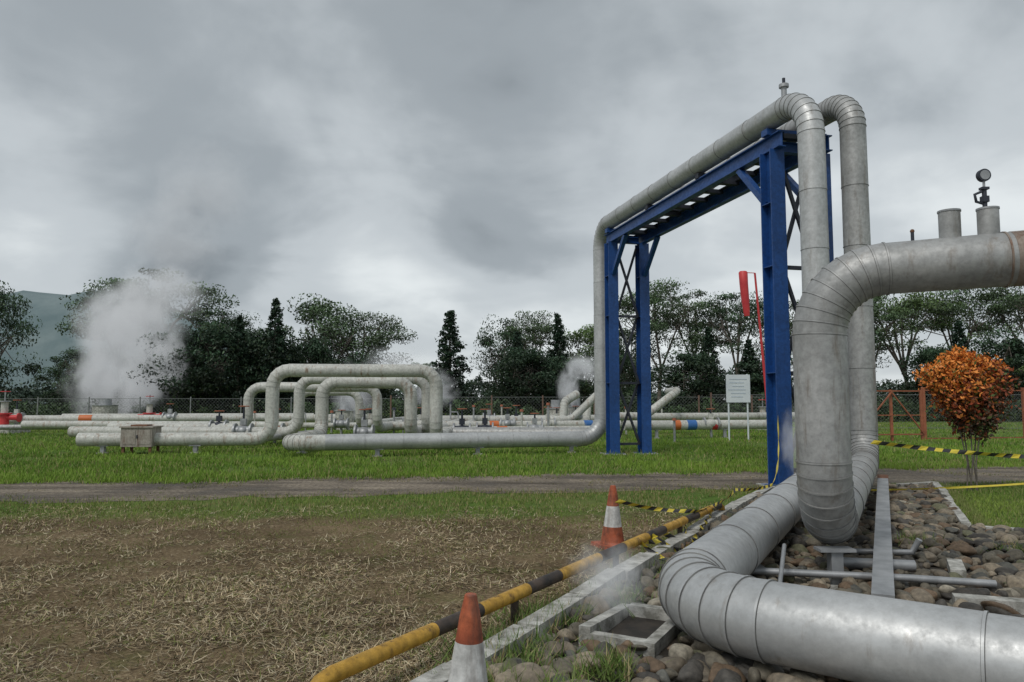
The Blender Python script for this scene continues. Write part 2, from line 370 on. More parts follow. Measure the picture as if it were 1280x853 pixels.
# ------------------------------------------------------------------ ground
m,nt,b=nm('ground_mat'); p=coords(nt)
sep=nt.nodes.new('ShaderNodeSeparateXYZ'); nt.links.new(p,sep.inputs[0])
nA=noise(nt,.6,6,.6,p); nB=noise(nt,5,6,.7,p); nC=noise(nt,30,6,.7,p); nD=noise(nt,.25,5,.6,p); nE=noise(nt,2.2,5,.65,p)
green=ramp(nt,nB.outputs[0],[(.3,(.05,.085,.018)),(.55,(.095,.165,.03)),(.75,(.15,.22,.05))])
green2=mix(nt,green.outputs[0],(.16,.17,.06),ramp(nt,nD.outputs[0],[(.42,(0,0,0)),(.68,(.85,.85,.85))]).outputs[0])
dry=ramp(nt,nC.outputs[0],[(.25,(.055,.04,.024)),(.5,(.19,.14,.085)),(.72,(.38,.31,.20))])
dry2=mix(nt,dry.outputs[0],ramp(nt,nA.outputs[0],[(.35,(.55,.52,.47)),(.62,(1.15,1.13,1.08))]).outputs[0],1.0,'MULTIPLY')
dry2=mix(nt,dry2,(.10,.12,.035),ramp(nt,nE.outputs[0],[(.52,(0,0,0)),(.72,(.6,.6,.6))]).outputs[0])
yy=math_(nt,'ADD',sep.outputs[1],math_(nt,'MULTIPLY',math_(nt,'SUBTRACT',nA.outputs[0],.5),3.0))
yy=math_(nt,'ADD',yy,math_(nt,'MULTIPLY',math_(nt,'SUBTRACT',nC.outputs[0],.5),1.2))
mk=math_(nt,'SUBTRACT',10.6,yy); mk=math_(nt,'MULTIPLY',mk,1.6,True)
mx=math_(nt,'SUBTRACT',4.5,sep.outputs[0],True); mk=math_(nt,'MULTIPLY',mk,mx)
col=mix(nt,green2,dry2,mk)
nt.links.new(col,b.inputs['Base Color']); b.inputs['Roughness'].default_value=.95; b.inputs['Specular IOR Level'].default_value=.1
bump(nt,b,nC.outputs[0],.8,.03); M['ground']=m
mb=MB(); mb.add([(-700,-60,0),(700,-60,0),(700,1200,0),(-700,1200,0)],[(0,1,2,3)],'ground'); mb.obj('ground')
m,nt,b=nm('dirt_road_mat'); p=coords(nt)
mp=nt.nodes.new('ShaderNodeMapping'); mp.inputs['Rotation'].default_value=(0,0,-.163); mp.inputs['Scale'].default_value=(.25,1.8,1); nt.links.new(p,mp.inputs[0])
n1=noise(nt,1.0,6,.65,mp.outputs[0]); n2=noise(nt,14,9,.8,p); n3=noise(nt,.7,5,.6,p)
c=ramp(nt,n2.outputs[0],[(.32,(.09,.075,.06)),(.5,(.24,.205,.165)),(.68,(.48,.43,.36))]).outputs[0]
c=mix(nt,c,ramp(nt,n1.outputs[0],[(.35,(.42,.40,.38)),(.5,(.9,.88,.85)),(.65,(1.3,1.27,1.2))]).outputs[0],1.0,'MULTIPLY')
c=mix(nt,c,ramp(nt,n3.outputs[0],[(.38,(.5,.47,.44)),(.55,(1,1,1))]).outputs[0],1.0,'MULTIPLY')
nt.links.new(c,b.inputs['Base Color']); rr=ramp(nt,n3.outputs[0],[(.38,(.45,)*3),(.55,(.95,)*3)]); nt.links.new(rr.outputs[0],b.inputs['Roughness']); b.inputs['Specular IOR Level'].default_value=.2
bump(nt,b,n2.outputs[0],.9,.04); M['road']=m
mb=MB(); vs=[];xs=np.arange(-60,60,.2)
def rtop(x): return 15.9+.165*x+.6*mn.noise(V((x*.4,3,0)))+.5*mn.noise(V((x*1.7,9,0)))+.3*mn.noise(V((x*5,9,0)))
def rbot(x): return 12.9+.165*x+.6*mn.noise(V((x*.4,30,0)))+.5*mn.noise(V((x*1.7,19,0)))+.3*mn.noise(V((x*5,29,0)))
for i,x in enumerate(xs): vs+=[(x,rbot(x),.005),(x,rtop(x),.005)]
fs=[(2*i,2*i+2,2*i+3,2*i+1) for i in range(len(xs)-1)]
mb.add(vs,fs,'road'); mb.obj('dirt_road')
poly=np.array([(-1.45,2.2),(3.35,10.95),(4.5,13.0),(7.75,13.75),(5.6,9.3),(9.6,6.6),(8,1.2),(0,1.0)])
def inpoly(x,y,poly):
    ins=np.zeros(len(x),bool); n=len(poly); j=n-1
    for i in range(n):
        xi,yi=poly[i]; xj,yj=poly[j]
        c=((yi>y)!=(yj>y))&(x<(xj-xi)*(y-yi)/(yj-yi+1e-12)+xi); ins^=c; j=i
    return ins
mb=MB(); mb.add([(x,y,.006) for x,y in poly],[tuple(reversed(range(len(poly))))],'hole'); mb.obj('gravel_bed')
def curb(pts,w=.15,h=.14,name='concrete_curb',gap=()):
    mb=MB()
    for a,b in zip(pts[:-1],pts[1:]):
        a=V((a[0],a[1],0)); b=V((b[0],b[1],0)); L=(b-a).length; n=max(1,int(L/.8)); d=(b-a)/n
        for i in range(n):
            o=V((random.uniform(-.02,.02),random.uniform(-.02,.02),random.uniform(-.035,.01))); tz=V((0,0,random.uniform(-.012,.012)))
            mb.beam(a+d*i+d*.012+V((0,0,h/2))+o-tz,a+d*(i+1)-d*.012+V((0,0,h/2))+o+tz,w*random.uniform(.9,1.05),h,'conc')
    return mb.obj(name)
curb([(-1.5,2.1),(3.3,10.9),(4.45,13.0)],.16,.14)
curb([(7.8,13.8),(5.62,9.25),(9.7,6.5)],.11,.10)
curb([(4.6,13.15),(7.8,13.8)],.1,.08)
def ico(sub):
    import bmesh
    bm=bmesh.new(); bmesh.ops.create_icosphere(bm,subdivisions=sub,radius=1); v=np.array([x.co[:] for x in bm.verts]); f=np.array([[q.index for q in x.verts] for x in bm.faces]); bm.free(); return v,f
iv,jf=ico(3)
dirT=bd; nT=V((-dirT.y,dirT.x,0))
TC=V((.86,5.22,0))
def stones(name,X,Y,Z,S,colfn):
    n=len(X); v=np.repeat(iv[None],n,0)
    ph=rng.uniform(0,6,(n,1,3)); fr=rng.uniform(1.2,2.8,(n,1,3))
    v=v*(1+.18*np.sin(v[:,:,[1,2,0]]*fr+ph)+.12*np.sin(v[:,:,[2,0,1]]*fr*1.7+ph*2)+.04*np.sin(v[:,:,[1,0,2]]*fr*4+ph*3))
    sc=np.stack([rng.uniform(.8,1.4,n),rng.uniform(.6,1.0,n),rng.uniform(.42,.8,n)],1)*S[:,None]
    v=v*sc[:,None,:]
    a=rng.uniform(0,6.28,n); t=rng.normal(0,.4,n); ca,sa=np.cos(a)[:,None],np.sin(a)[:,None]; ct,st=np.cos(t)[:,None],np.sin(t)[:,None]
    y=v[:,:,1]*ct-v[:,:,2]*st; z=v[:,:,1]*st+v[:,:,2]*ct; x=v[:,:,0]
    w=np.stack([x*ca-y*sa+X[:,None],x*sa+y*ca+Y[:,None],z+Z[:,None]],2)
    me=bpy.data.meshes.new(name); nv=n*len(iv); F=(jf[None]+(np.arange(n)*len(iv))[:,None,None]).reshape(-1,3)
    me.vertices.add(nv); me.vertices.foreach_set('co',w.astype(np.float32).ravel())
    me.loops.add(len(F)*3); me.loops.foreach_set('vertex_index',F.astype(np.int32).ravel())
    me.polygons.add(len(F)); me.polygons.foreach_set('loop_start',np.arange(0,len(F)*3,3,dtype=np.int32))
    try: me.polygons.foreach_set('loop_total',np.full(len(F),3,dtype=np.int32))
    except Exception: pass
    me.polygons.foreach_set('use_smooth',np.ones(len(F),bool)); me.update(calc_edges=True)
    c=np.ones((n,len(iv),4),np.float32); c[:,:,:3]=colfn(n)[:,None,:]
    ca_=me.color_attributes.new('Col','FLOAT_COLOR','POINT'); ca_.data.foreach_set('color',c.ravel())
    me.materials.append(M['stone']); o=bpy.data.objects.new(name,me); scene.collection.objects.link(o); return o
def scol(n):
    base=np.array([(.15,.135,.105),(.20,.17,.13),(.08,.074,.066),(.26,.22,.165),(.17,.12,.08),(.11,.11,.098),(.34,.31,.25),(.13,.13,.08)])
    return base[rng.choice(len(base),n,p=[.22,.2,.16,.1,.13,.1,.03,.06])]*rng.uniform(.75,1.25,(n,1))
N=12500
X=rng.uniform(-1.5,9.6,N); Y=rng.uniform(2.3,13.8,N); k=inpoly(X,Y,poly)
dx=X-TC.x; dy=Y-TC.y; u=dx*dirT.x+dy*dirT.y; w=dx*nT.x+dy*nT.y
k&=~((abs(u)<.43)&(abs(w)<.32))
X,Y=X[k],Y[k]; S=.034+.072*rng.uniform(0,1,len(X))**1.8; Z=rng.uniform(.0,.07,len(X))
stones('gravel',X,Y,Z,S,scol)
mb=MB(); Rt=Matrix((dirT,nT,V((0,0,1)))).transposed(); Rt2=Rt@Matrix.Rotation(.06,3,'Y')
mb.box(TC+nT*.22+V((0,0,.03)),(.82,.08,.14),'conc',Rt2); mb.box(TC-nT*.22+V((0,0,.02)),(.86,.075,.14),'conc',Rt)
mb.box(TC+dirT*.365+V((0,0,.028)),(.08,.35,.13),'conc',Rt); mb.box(TC-dirT*.375+V((0,0,.02)),(.075,.36,.13),'conc',Rt)
mb.box(TC+V((0,0,.012)),(.66,.35,.006),'hole',Rt)  # near-black sheet, paints in the darkness of the open drain
mb.obj('drain_box')
mb=MB(); mb.beam((1.5,3.75,.05),(2.0,3.5,.04),.2,.1,'conc'); mb.obj('concrete_block')
mb=MB(); mb.beam((2.62,5.35,.17),(5.9,11.9,.30),.15,.12,'steel'); mb.beam((5.9,11.9,.30),(6.05,12.2,.32),.16,.13,'rust')
for t in(.05,.5,.95):
    q=V((2.62,5.35,.1)).lerp(V((5.9,11.9,.22)),t); mb.box((q.x,q.y,q.z/2),(.1,.1,q.z),'conc')
mb.obj('steel_beam')
mb=MB(); mb.tube([(1.7,6.6,.13),(3.3,6.25,.13),(3.9,6.1,.12)],.03,12,'steel'); mb.tube([(2.9,6.9,.12),(3.6,6.75,.12)],.05,12,'steel'); mb.tube([(2.0,5.7,.1),(2.35,6.5,.35)],.018,8,'steel')
mb.tube([(3.2,7.5,.1),(3.9,7.35,.12),(3.95,7.3,.25)],.03,10,'steel'); mb.obj('drain_pipe')
mb=MB(); mb.beam((3.35,5.75,.08),(4.7,5.2,.09),.13,.09,'conc'); mb.beam((3.9,6.6,.08),(4.1,7.0,.09),.12,.08,'conc'); mb.obj('concrete_beam')
# ------------------------------------------------------------------ barrier rail
mb=MB(); a=V((-.92,3.9,.2)); bb=V((2.72,9.85,.22)); L=(bb-a).length; d=(bb-a).normalized()
t=0; seg=[.85,.5,.62,.5,.75,.55,.6,.5,.7,.45,.6,.5,.6,.5]; i=0
while t<L:
    s=min(seg[i%len(seg)],L-t)
    mb.tube([a+d*t,a+d*(t+s)],.045 if i%2 else .046,16,'yellow' if i%2==0 else 'black'); t+=s; i+=1
mb.tube([a+d*.01,a-d*.08+V((0,0,-.015)),a-d*.14+V((0,0,-.06)),a-d*.155+V((0,0,-.2))],.046,16,'yellow')
mb.tube([bb,bb+d*.1+V((0,0,-.04)),bb+d*.12+V((0,0,-.2))],.046,16,'yellow')
for t in(1.8,3.6,5.4): q=a+d*t; mb.cyl((q.x,q.y,0),(q.x,q.y,.17),.03,.03,10,'black')
mb.obj('barrier_rail')
def cone(x,y,s=1,rot=0,tilt=0):
    mb=MB(); R=Matrix.Rotation(rot,3,'Z'); q=V((x,y,0))
    mb.box(q+V((0,0,.02)),(.36*s,.36*s,.04),'cone',R,.94)
    prof=[(.135,.04),(.128,.06),(.100,.22),(.100,.22),(.068,.44),(.068,.44),(.05,.56),(.03,.655),(.026,.66)]
    ks=['cone','cone','conew','conew','conew','cone','cone','cone']
    tl=V((tilt,0,0))
    for i in range(len(prof)-1):
        if prof[i]==prof[i+1]: continue
        mb.tube([q+tl*prof[i][1]+V((0,0,prof[i][1]*s)),q+tl*prof[i+1][1]+V((0,0,prof[i+1][1]*s))],[prof[i][0]*s,prof[i+1][0]*s],28,ks[i],caps=(i==len(prof)-2))
    mb.obj('traffic_cone')
cone(1.1,8.25,1.0,.4,.02); cone(-.22,3.68,1.0,.2,.03)
def tape(name,pts,w=.06,seg=.10,sag=0,twist=1.5,yonly=False):
    mb=MB(); P=[]
    for a,b in zip(pts[:-1],pts[1:]):
        a=V(a);b=V(b); n=max(2,int((b-a).length/seg))
        for i in range(n):
            t=i/n; P.append(a.lerp(b,t)+V((0,0,-sag*4*t*(1-t))))
    P.append(V(pts[-1]))
    for i in range(len(P)-1):
        d=(P[i+1]-P[i]).normalized()
        def wv(j):
            ang=math.sin(j*.35*twist)*.7; side=d.cross(V((0,0,1)))
            if side.length<.1: side=V((1,0,0))
            side.normalize(); u=side.cross(d); return (u*math.cos(ang)+side*math.sin(ang))*w/2
        w0,w1=wv(i),wv(i+1); sh=d*.03
        mb.add([P[i]-w0-sh,P[i+1]-w1-sh,P[i+1]+w1+sh,P[i]+w0+sh],[(0,1,2,3)],'tapey' if (i%2==0 or yonly) else 'tapeb')
    mb.obj(name)
tape('barrier_tape',[(5.75,11.9,.93),(9.6,12.3,.62)],.07,.13,.05)
tape('barrier_tape',[(9.6,12.3,.62),(15,13.5,.8)],.07,.13,.08)
tape('barrier_tape',[(1.15,8.2,.5),(2.1,8.8,.30),(2.6,9.6,.26),(3.1,10.4,.36),(4.0,11.5,.3)],.045,.09,.03)
tape('barrier_tape',[(2.6,9.6,.24),(2.1,8.4,.16),(1.75,7.7,.06),(1.5,7.7,.17),(1.25,7.45,.22),(1.5,7.2,.05)],.055,.08,.02,4)
tape('barrier_tape',[(1.45,7.6,.24),(1.3,7.9,.1),(1.6,8.1,.2),(1.9,8.25,.05),(2.0,8.7,.2)],.055,.08,.02,4)
tape('barrier_tape',[(4.0,11.5,.3),(4.5,12.6,.6),(4.85,13.55,1.3)],.04,.1,.05,1.5,True)
tape('barrier_tape',[(5.8,12.3,.12),(12,14.0,.25)],.035,.2,.06,1,True)
mb=MB(); mb.cyl((9.6,12.32,0),(9.6,12.32,.72),.02,.02,8,'rust'); mb.obj('tape_stake')
# ------------------------------------------------------------------ sign, windsock, fences
mb=MB(); mb.box((9.0,29.5,2.05),(.95,.04,1.1),'boardw'); mb.tube([(8.62,29.55,0),(8.62,29.55,2.62)],.035,8,'boardw'); mb.tube([(9.38,29.55,0),(9.38,29.55,2.62)],.035,8,'boardw')
for i in range(6): mb.box((9.0-.05*(i%2),29.476,2.42-i*.14),(.7-.12*(i%3),.006,.03),'boardl')
mb.obj('notice_board')
mb=MB(); b0=V((11.45,33,0)); b1=V((10.95,33,7.3))
mb.tube([b0,b1],[.07,.045],10,'red'); mb.beam(b1,b1+V((-.42,0,.02)),.03,.03,'red')
mb.tube([(10.42,33,7.38),(10.42,33,7.32),(10.44,33,6.8),(10.48,33,6.2),(10.53,33,5.6),(10.55,33,5.35)],[.15,.2,.19,.18,.15,.12],14,'red')
mb.obj('windsock')
def fence(p0,p1,h=1.9,sp=2.5,post='fred',cell=.12,rails=3,wire=.006,name='chain_link_fence',pw=.09):
    mb=MB(); a=V(p0);b=V(p1); L=(b-a).length; d=(b-a).normalized(); n=int(L/sp)
    for i in range(n+1):
        q=a+d*(L*i/n); mb.box(q+V((0,0,h/2+.05)),(pw,pw,h+.1),post)
    for j in range(rails):
        z=.08+j*(h-.1)/(rails-1); mb.beam(a+V((0,0,z)),b+V((0,0,z)),.02,.022 if post!='fred' else .045,post if post=='fred' else 'wire')
    m=int((L+h)/cell); u=V((0,0,1))
    for i in range(m):
        for s in(1,-1):
            x0=i*cell-(h if s>0 else 0); x1=x0+h
            z0,z1=(0,h) if s>0 else (h,0)
            if x0<0: z0+= s*(-x0); x0=0
            if x1>L: z1-= s*(x1-L); x1=L
            if x1-x0<.05: continue
            A_=a+d*x0+u*z0; B_=a+d*x1+u*z1; dd=(B_-A_).normalized(); nn=dd.cross(d.cross(u))*wire/2
            mb.add([A_-nn,B_-nn,B_+nn,A_+nn],[(0,1,2,3)],'wire')
    mb.obj(name)
fence((16.3,29.4,0),(30,32,0),2.0,4.4,rails=2,pw=.11,wire=.004)
fence((-34,48,0),(-8,49,0),1.7,3,'wire',.22,2,pw=.06)
fence((-8,49,0),(22,47,0),1.8,3.1,'fbrown',.22,2,pw=.09)
fence((11,41,0),(30,40,0),1.9,3.2,'fbrown',.2,2,pw=.08)
mb=MB()
for (x,y) in((13.4,28.9),(14.9,29.2),(16.2,29.4)): mb.box((x,y,1.0),(.09,.09,2.0),'fred')
mb.beam((13.4,28.9,1.95),(16.2,29.4,1.95),.05,.05,'fred'); mb.beam((13.4,28.85,.25),(16.2,29.35,.25),.05,.05,'fred'); mb.beam((13.4,28.9,1.0),(16.2,29.4,1.0),.05,.04,'fred')
mb.beam((13.4,28.8,.3),(14.9,29.1,1.9),.045,.045,'fred'); mb.beam((14.9,29.1,1.9),(16.2,29.3,.3),.045,.045,'fred')
mb.obj('steel_gate')
# ------------------------------------------------------------------ foliage helpers
def leafquads(C,size,cols,flat=.0):
    n=len(C); a=rng.normal(size=(n,3)); a[:,2]*=(1-flat); a/=np.linalg.norm(a,axis=1)[:,None]
    b=rng.normal(size=(n,3)); b-=a*(a*b).sum(1)[:,None]; b/=np.linalg.norm(b,axis=1)[:,None]
    s=size*rng.uniform(.6,1.3,n); a=a*s[:,None]; b=b*(s*.5)[:,None]
    v=np.stack([C-a,C-b,C+a,C+b],1).reshape(-1,3); c=np.repeat(cols,4,0); return v,c
def tree_mesh(kind,h,cw,seed,leaf=.16,nleaf=7000,tone=(.045,.085,.028)):
    r=random.Random(seed); g=np.random.default_rng(seed); mb=MB()
    tone=np.array(tone)
    if kind=='conifer':
        mb.tube([(0,0,0),(0,0,h*.5),(0,0,h*.97)],[.16,.1,.02],8,'bark')
        C=[]; nb=70
        for i in range(nb):
            t=i/nb; z=h*(.08+.9*t); R=cw/2*(1-t)**.8*r.uniform(.65,1.25)+.1; a=i*2.4+r.uniform(-.4,.4)
            tip=V((R*math.cos(a),R*math.sin(a),z-.12*R+.15)); mb.tube([(0,0,z),tuple(tip)],[.03,.01],5,'bark')
            m=int(nleaf/nb*(.35+1.2*(1-t))); q=g.uniform(.15,1,m)**.7
            pp=np.stack([q*tip.x,q*tip.y,z+q*(tip.z-z)],1)+g.normal(0,1,(m,3))*np.array([.16,.16,.13])*(.5+R*.35)
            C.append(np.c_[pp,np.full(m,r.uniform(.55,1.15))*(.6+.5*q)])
        C=np.concatenate(C)
    else:
        um=kind=='umbrella'
        fork=h*(.36 if um else .25)
        lean=V((r.uniform(-.07,.07)*h,r.uniform(-.05,.05)*h,0))
        mb.tube([(0,0,0),(lean.x*.4,lean.y*.4,fork*.5),(lean.x,lean.y,fork)],[h*.024,h*.018,h*.014],8,'bark')
        C=[]; nl=r.choice([4,5,6]) if um else 6
        limbs=[]
        for i in range(nl):
            a=6.28*i/nl+r.uniform(-.5,.5); q=r.uniform(.35,.75); zt_=h*(r.uniform(.68,.9) if um else r.uniform(.5,.88))
            e=V((lean.x+cw/2*q*math.cos(a),lean.y+cw/2*q*math.sin(a),zt_)); f=V((lean.x,lean.y,fork*r.uniform(.8,1)))
            md=f.lerp(e,.5)+V((r.uniform(-.3,.3),r.uniform(-.3,.3),.05*h)); mb.tube([f,md,e],[h*.011,h*.008,h*.004],6,'bark'); limbs.append((f,md,e,a))
        nc=46 if um else 60
        for i in range(nc):
            f,md,e,a0=limbs[i%nl]
            if um:
                a=a0+r.gauss(0,.42); q=r.uniform(.05,1)**.6; z=h*(.96-.24*q*q-r.random()**2*.30); R=cw/2*q; sr=cw*.057*r.uniform(.55,1.5); fl=.42
            else:
                ph=r.uniform(-.98,1); a=r.uniform(0,6.28); rr=math.sqrt(max(0,1-ph*ph))*r.uniform(.35,1.15); R=cw/2*rr; z=h*(.54+.40*ph)*r.uniform(.9,1.07); sr=cw*.076*r.uniform(.55,1.35); fl=.72
            c=V((lean.x+R*math.cos(a),lean.y+R*math.sin(a),z))
            mb.tube([md.lerp(e,r.random()),md.lerp(c,.6),c],[h*.005,h*.003,h*.0015],4,'bark')
            m=int(nleaf/nc*r.uniform(.5,1.5)); d=g.normal(0,1,(m,3)); d*=np.minimum(1,1.8/np.linalg.norm(d,axis=1))[:,None]
            pp=np.array(c)+d*sr*np.array([1.35,1.35,fl])
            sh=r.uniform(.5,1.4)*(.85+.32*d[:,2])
            C.append(np.c_[pp,sh])
        C=np.concatenate(C)
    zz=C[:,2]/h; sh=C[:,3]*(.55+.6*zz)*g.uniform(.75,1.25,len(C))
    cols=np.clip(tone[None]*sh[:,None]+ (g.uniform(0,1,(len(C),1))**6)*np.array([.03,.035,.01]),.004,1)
    v,c=leafquads(C[:,:3],leaf,cols)
    me=bpy.data.meshes.new(kind+'_tree'); nw=len(mb.v); vw=np.array(mb.v); 
    allv=np.concatenate([vw,v]); nv=len(allv)
    fw=mb.f; lt=[len(f) for f in fw]; li=[i for f in fw for i in f]
    lt=np.array(lt+[4]*(len(v)//4)); li=np.concatenate([np.array(li),np.arange(nw,nv)]); ls=np.concatenate([[0],np.cumsum(lt)[:-1]])
    me.vertices.add(nv); me.vertices.foreach_set('co',allv.astype(np.float32).ravel()); me.loops.add(len(li)); me.loops.foreach_set('vertex_index',li.astype(np.int32))
    me.polygons.add(len(lt)); me.polygons.foreach_set('loop_start',ls.astype(np.int32))
    try: me.polygons.foreach_set('loop_total',lt.astype(np.int32))
    except Exception: pass
    me.materials.append(M['bark']); me.materials.append(M['leaf'])
    me.polygons.foreach_set('material_index',np.concatenate([np.zeros(len(fw)),np.ones(len(v)//4)]).astype(np.int32)); me.update(calc_edges=True)
    cc=np.ones((nv,4),np.float32); cc[:nw,:3]=.08; cc[nw:,:3]=c
    ca=me.color_attributes.new('Col','FLOAT_COLOR','POINT'); ca.data.foreach_set('color',cc.ravel())
    return me
DG=(.042,.078,.04); MG=(.072,.115,.055); LG=(.095,.15,.05)  # tree greens with a slight blue distance haze mixed into the colour
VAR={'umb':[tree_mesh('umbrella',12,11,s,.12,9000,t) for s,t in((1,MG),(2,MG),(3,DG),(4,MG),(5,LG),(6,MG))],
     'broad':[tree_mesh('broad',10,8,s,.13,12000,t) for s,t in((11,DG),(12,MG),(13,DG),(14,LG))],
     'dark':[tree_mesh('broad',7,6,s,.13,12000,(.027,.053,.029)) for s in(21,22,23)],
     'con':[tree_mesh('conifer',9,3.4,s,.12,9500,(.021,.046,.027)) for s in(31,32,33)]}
BASE={'umb':(12,11),'broad':(10,8),'dark':(7,6),'con':(9,3.4)}
NAMES={'umb':'rain_tree','broad':'broadleaf_tree','dark':'evergreen_tree','con':'conifer_tree'}
CNT={k:0 for k in VAR}
def T(kind,X,Y,h,w):
    me=VAR[kind][CNT[kind]%len(VAR[kind])]; CNT[kind]+=1
    o=bpy.data.objects.new(NAMES[kind],me); scene.collection.objects.link(o)
    bh,bw=BASE[kind]; o.location=(X,Y,0); o.scale=(w/bw*random.uniform(.9,1.15),w/bw*random.uniform(.9,1.15),h/bh); o.rotation_euler=(0,0,random.uniform(0,6.28))
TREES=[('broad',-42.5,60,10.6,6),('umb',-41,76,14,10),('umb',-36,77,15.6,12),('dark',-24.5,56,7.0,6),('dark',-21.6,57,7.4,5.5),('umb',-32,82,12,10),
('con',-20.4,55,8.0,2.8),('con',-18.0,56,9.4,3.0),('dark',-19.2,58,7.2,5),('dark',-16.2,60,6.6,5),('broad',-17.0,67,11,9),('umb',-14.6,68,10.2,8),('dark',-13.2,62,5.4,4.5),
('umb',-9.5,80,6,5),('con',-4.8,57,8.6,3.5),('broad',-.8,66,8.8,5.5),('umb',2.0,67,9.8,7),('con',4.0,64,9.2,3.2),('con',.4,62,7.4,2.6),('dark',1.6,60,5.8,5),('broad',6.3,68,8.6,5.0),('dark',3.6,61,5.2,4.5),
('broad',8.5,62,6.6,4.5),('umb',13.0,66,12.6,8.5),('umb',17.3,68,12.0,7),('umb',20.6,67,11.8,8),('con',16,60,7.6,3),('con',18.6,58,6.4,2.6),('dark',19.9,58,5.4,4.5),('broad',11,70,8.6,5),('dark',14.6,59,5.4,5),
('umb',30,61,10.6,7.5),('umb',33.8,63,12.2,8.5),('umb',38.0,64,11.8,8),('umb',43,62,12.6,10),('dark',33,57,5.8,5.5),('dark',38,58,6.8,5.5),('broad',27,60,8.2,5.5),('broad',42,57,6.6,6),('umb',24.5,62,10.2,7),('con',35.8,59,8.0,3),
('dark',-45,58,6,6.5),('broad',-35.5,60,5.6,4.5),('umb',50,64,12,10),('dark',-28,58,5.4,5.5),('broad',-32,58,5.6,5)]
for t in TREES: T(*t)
n=75000; xx=rng.uniform(-110,110,n); dd=rng.uniform(86,96,n)
hv=lambda x: 3.2+2.4*mn.noise(V((x*.09,1,0)))+2.0*mn.noise(V((x*.35,5,0)))+1.3*mn.noise(V((x*1.1,8,0)))
hh=np.array([hv(x) for x in xx])
zz=rng.uniform(0,1,n)**.6*np.maximum(1.5,hh)
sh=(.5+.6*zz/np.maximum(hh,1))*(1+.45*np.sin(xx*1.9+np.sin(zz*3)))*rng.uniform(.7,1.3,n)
v,c=leafquads(np.stack([xx,dd,zz],1),.25,np.clip(np.array([[.055,.082,.062]])*sh[:,None],.004,1)); np_mesh('background_trees',v,4,None,c,'leaf')  # leaf colour carries a painted bluish haze tint
n=30000; xx=rng.uniform(-45,45,n); dd=rng.uniform(54,57,n)
hh=np.array([1.4+1.1*mn.noise(V((x*.3,41,0)))+.8*mn.noise(V((x*1.2,45,0))) for x in xx]); hh=np.maximum(.25,hh)
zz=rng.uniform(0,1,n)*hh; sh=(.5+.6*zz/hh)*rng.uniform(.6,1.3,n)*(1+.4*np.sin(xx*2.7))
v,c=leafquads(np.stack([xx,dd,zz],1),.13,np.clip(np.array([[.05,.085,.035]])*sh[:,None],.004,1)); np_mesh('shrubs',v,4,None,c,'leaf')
M['hill']=mat_simple('hill_forest_hazed',(.12,.17,.18),(.19,.24,.245),.06,.95,0,0)  # forest colour with pale bluish distance haze painted in
mb=MB(); vs=[];nx=90
for j in range(10):
    for i in range(nx):
        x=-420+i*7.0; y=280+j*14; e=max(0,1-((x+215)/140)**2)
        vs.append((x,y,max(-1,(e*52*math.sin(math.pi*j/9)+ (4*mn.noise(V((x*.03,y*.03,0)))+2*mn.noise(V((x*.15,y*.1,0))))*(1 if j>0 else 0)) if e>0 else -1)))
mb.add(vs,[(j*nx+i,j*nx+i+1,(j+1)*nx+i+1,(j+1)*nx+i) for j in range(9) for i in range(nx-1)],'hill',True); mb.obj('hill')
# ------------------------------------------------------------------ grass blades
def blades(name,P,L,W,cols,lean=.35,flat=None):
    n=len(P); 
    d=rng.normal(0,lean,(n,3)); d[:,2]=1 if flat is None else rng.uniform(0,flat,n)
    if flat is not None: d[:,:2]=rng.normal(size=(n,2))
    d/=np.linalg.norm(d,axis=1)[:,None]
    a=rng.uniform(0,6.28,n); s=np.stack([np.cos(a),np.sin(a),np.zeros(n)],1)
    if flat is not None: s=np.stack([-d[:,1],d[:,0],rng.normal(0,.3,n)],1)
    s/=np.linalg.norm(s,axis=1)[:,None]
    tip=P+d*L[:,None]; v=np.stack([P-s*W[:,None]/2,P+s*W[:,None]/2,tip],1).reshape(-1,3)
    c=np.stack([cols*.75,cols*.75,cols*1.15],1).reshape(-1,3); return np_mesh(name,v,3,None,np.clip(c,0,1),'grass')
def nzv(x,y,s,o): return np.array([mn.noise(V((a*s,b*s,o))) for a,b in zip(x,y)])
def gcol(n,x,y,a=(.10,.20,.022),b=(.24,.36,.055),c=(.34,.31,.13),pc=.12):
    q=np.clip(nzv(x,y,.25,3)*1.3+nzv(x,y,1.1,8)*1.0+.5,0,1)[:,None]
    t=rng.uniform(0,1,(n,1)); m=q*.7+.3*t
    col=np.array(a)*(1-m)+np.array(b)*m; k=rng.uniform(0,1,n)<pc*(1.8-1.4*q[:,0]); col[k]=np.array(c); return col
n=210000; y=14.2/(1-rng.uniform(0,1,n)*.72); x=rng.uniform(-.78,.78,n)*y
rt=15.9+.165*x+np.array([.6*mn.noise(V((a*.4,3,0)))+.5*mn.noise(V((a*1.7,9,0))) for a in x]); k=(y>rt-.25+rng.normal(0,.2,n))
dn=nzv(x,y,.5,21)+.5*nzv(x,y,2,22); k&=(rng.uniform(0,1,n)<np.clip(.85+dn*1.4,.12,1)); x,y=x[k],y[k]; n=len(x)
L=rng.uniform(.04,.12,n)*(1+1.2*(rng.uniform(0,1,n)<.05)); W=.006+.001*y
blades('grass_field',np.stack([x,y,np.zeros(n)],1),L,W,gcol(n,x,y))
n=90000; x=rng.uniform(-12,5,n); y=rng.uniform(8.6,14.4,n); rb=12.9+.165*x+np.array([.6*mn.noise(V((a*.4,30,0)))+.5*mn.noise(V((a*1.7,19,0))) for a in x])
nz=nzv(x,y,.8,4)+.6*nzv(x,y,3,7)
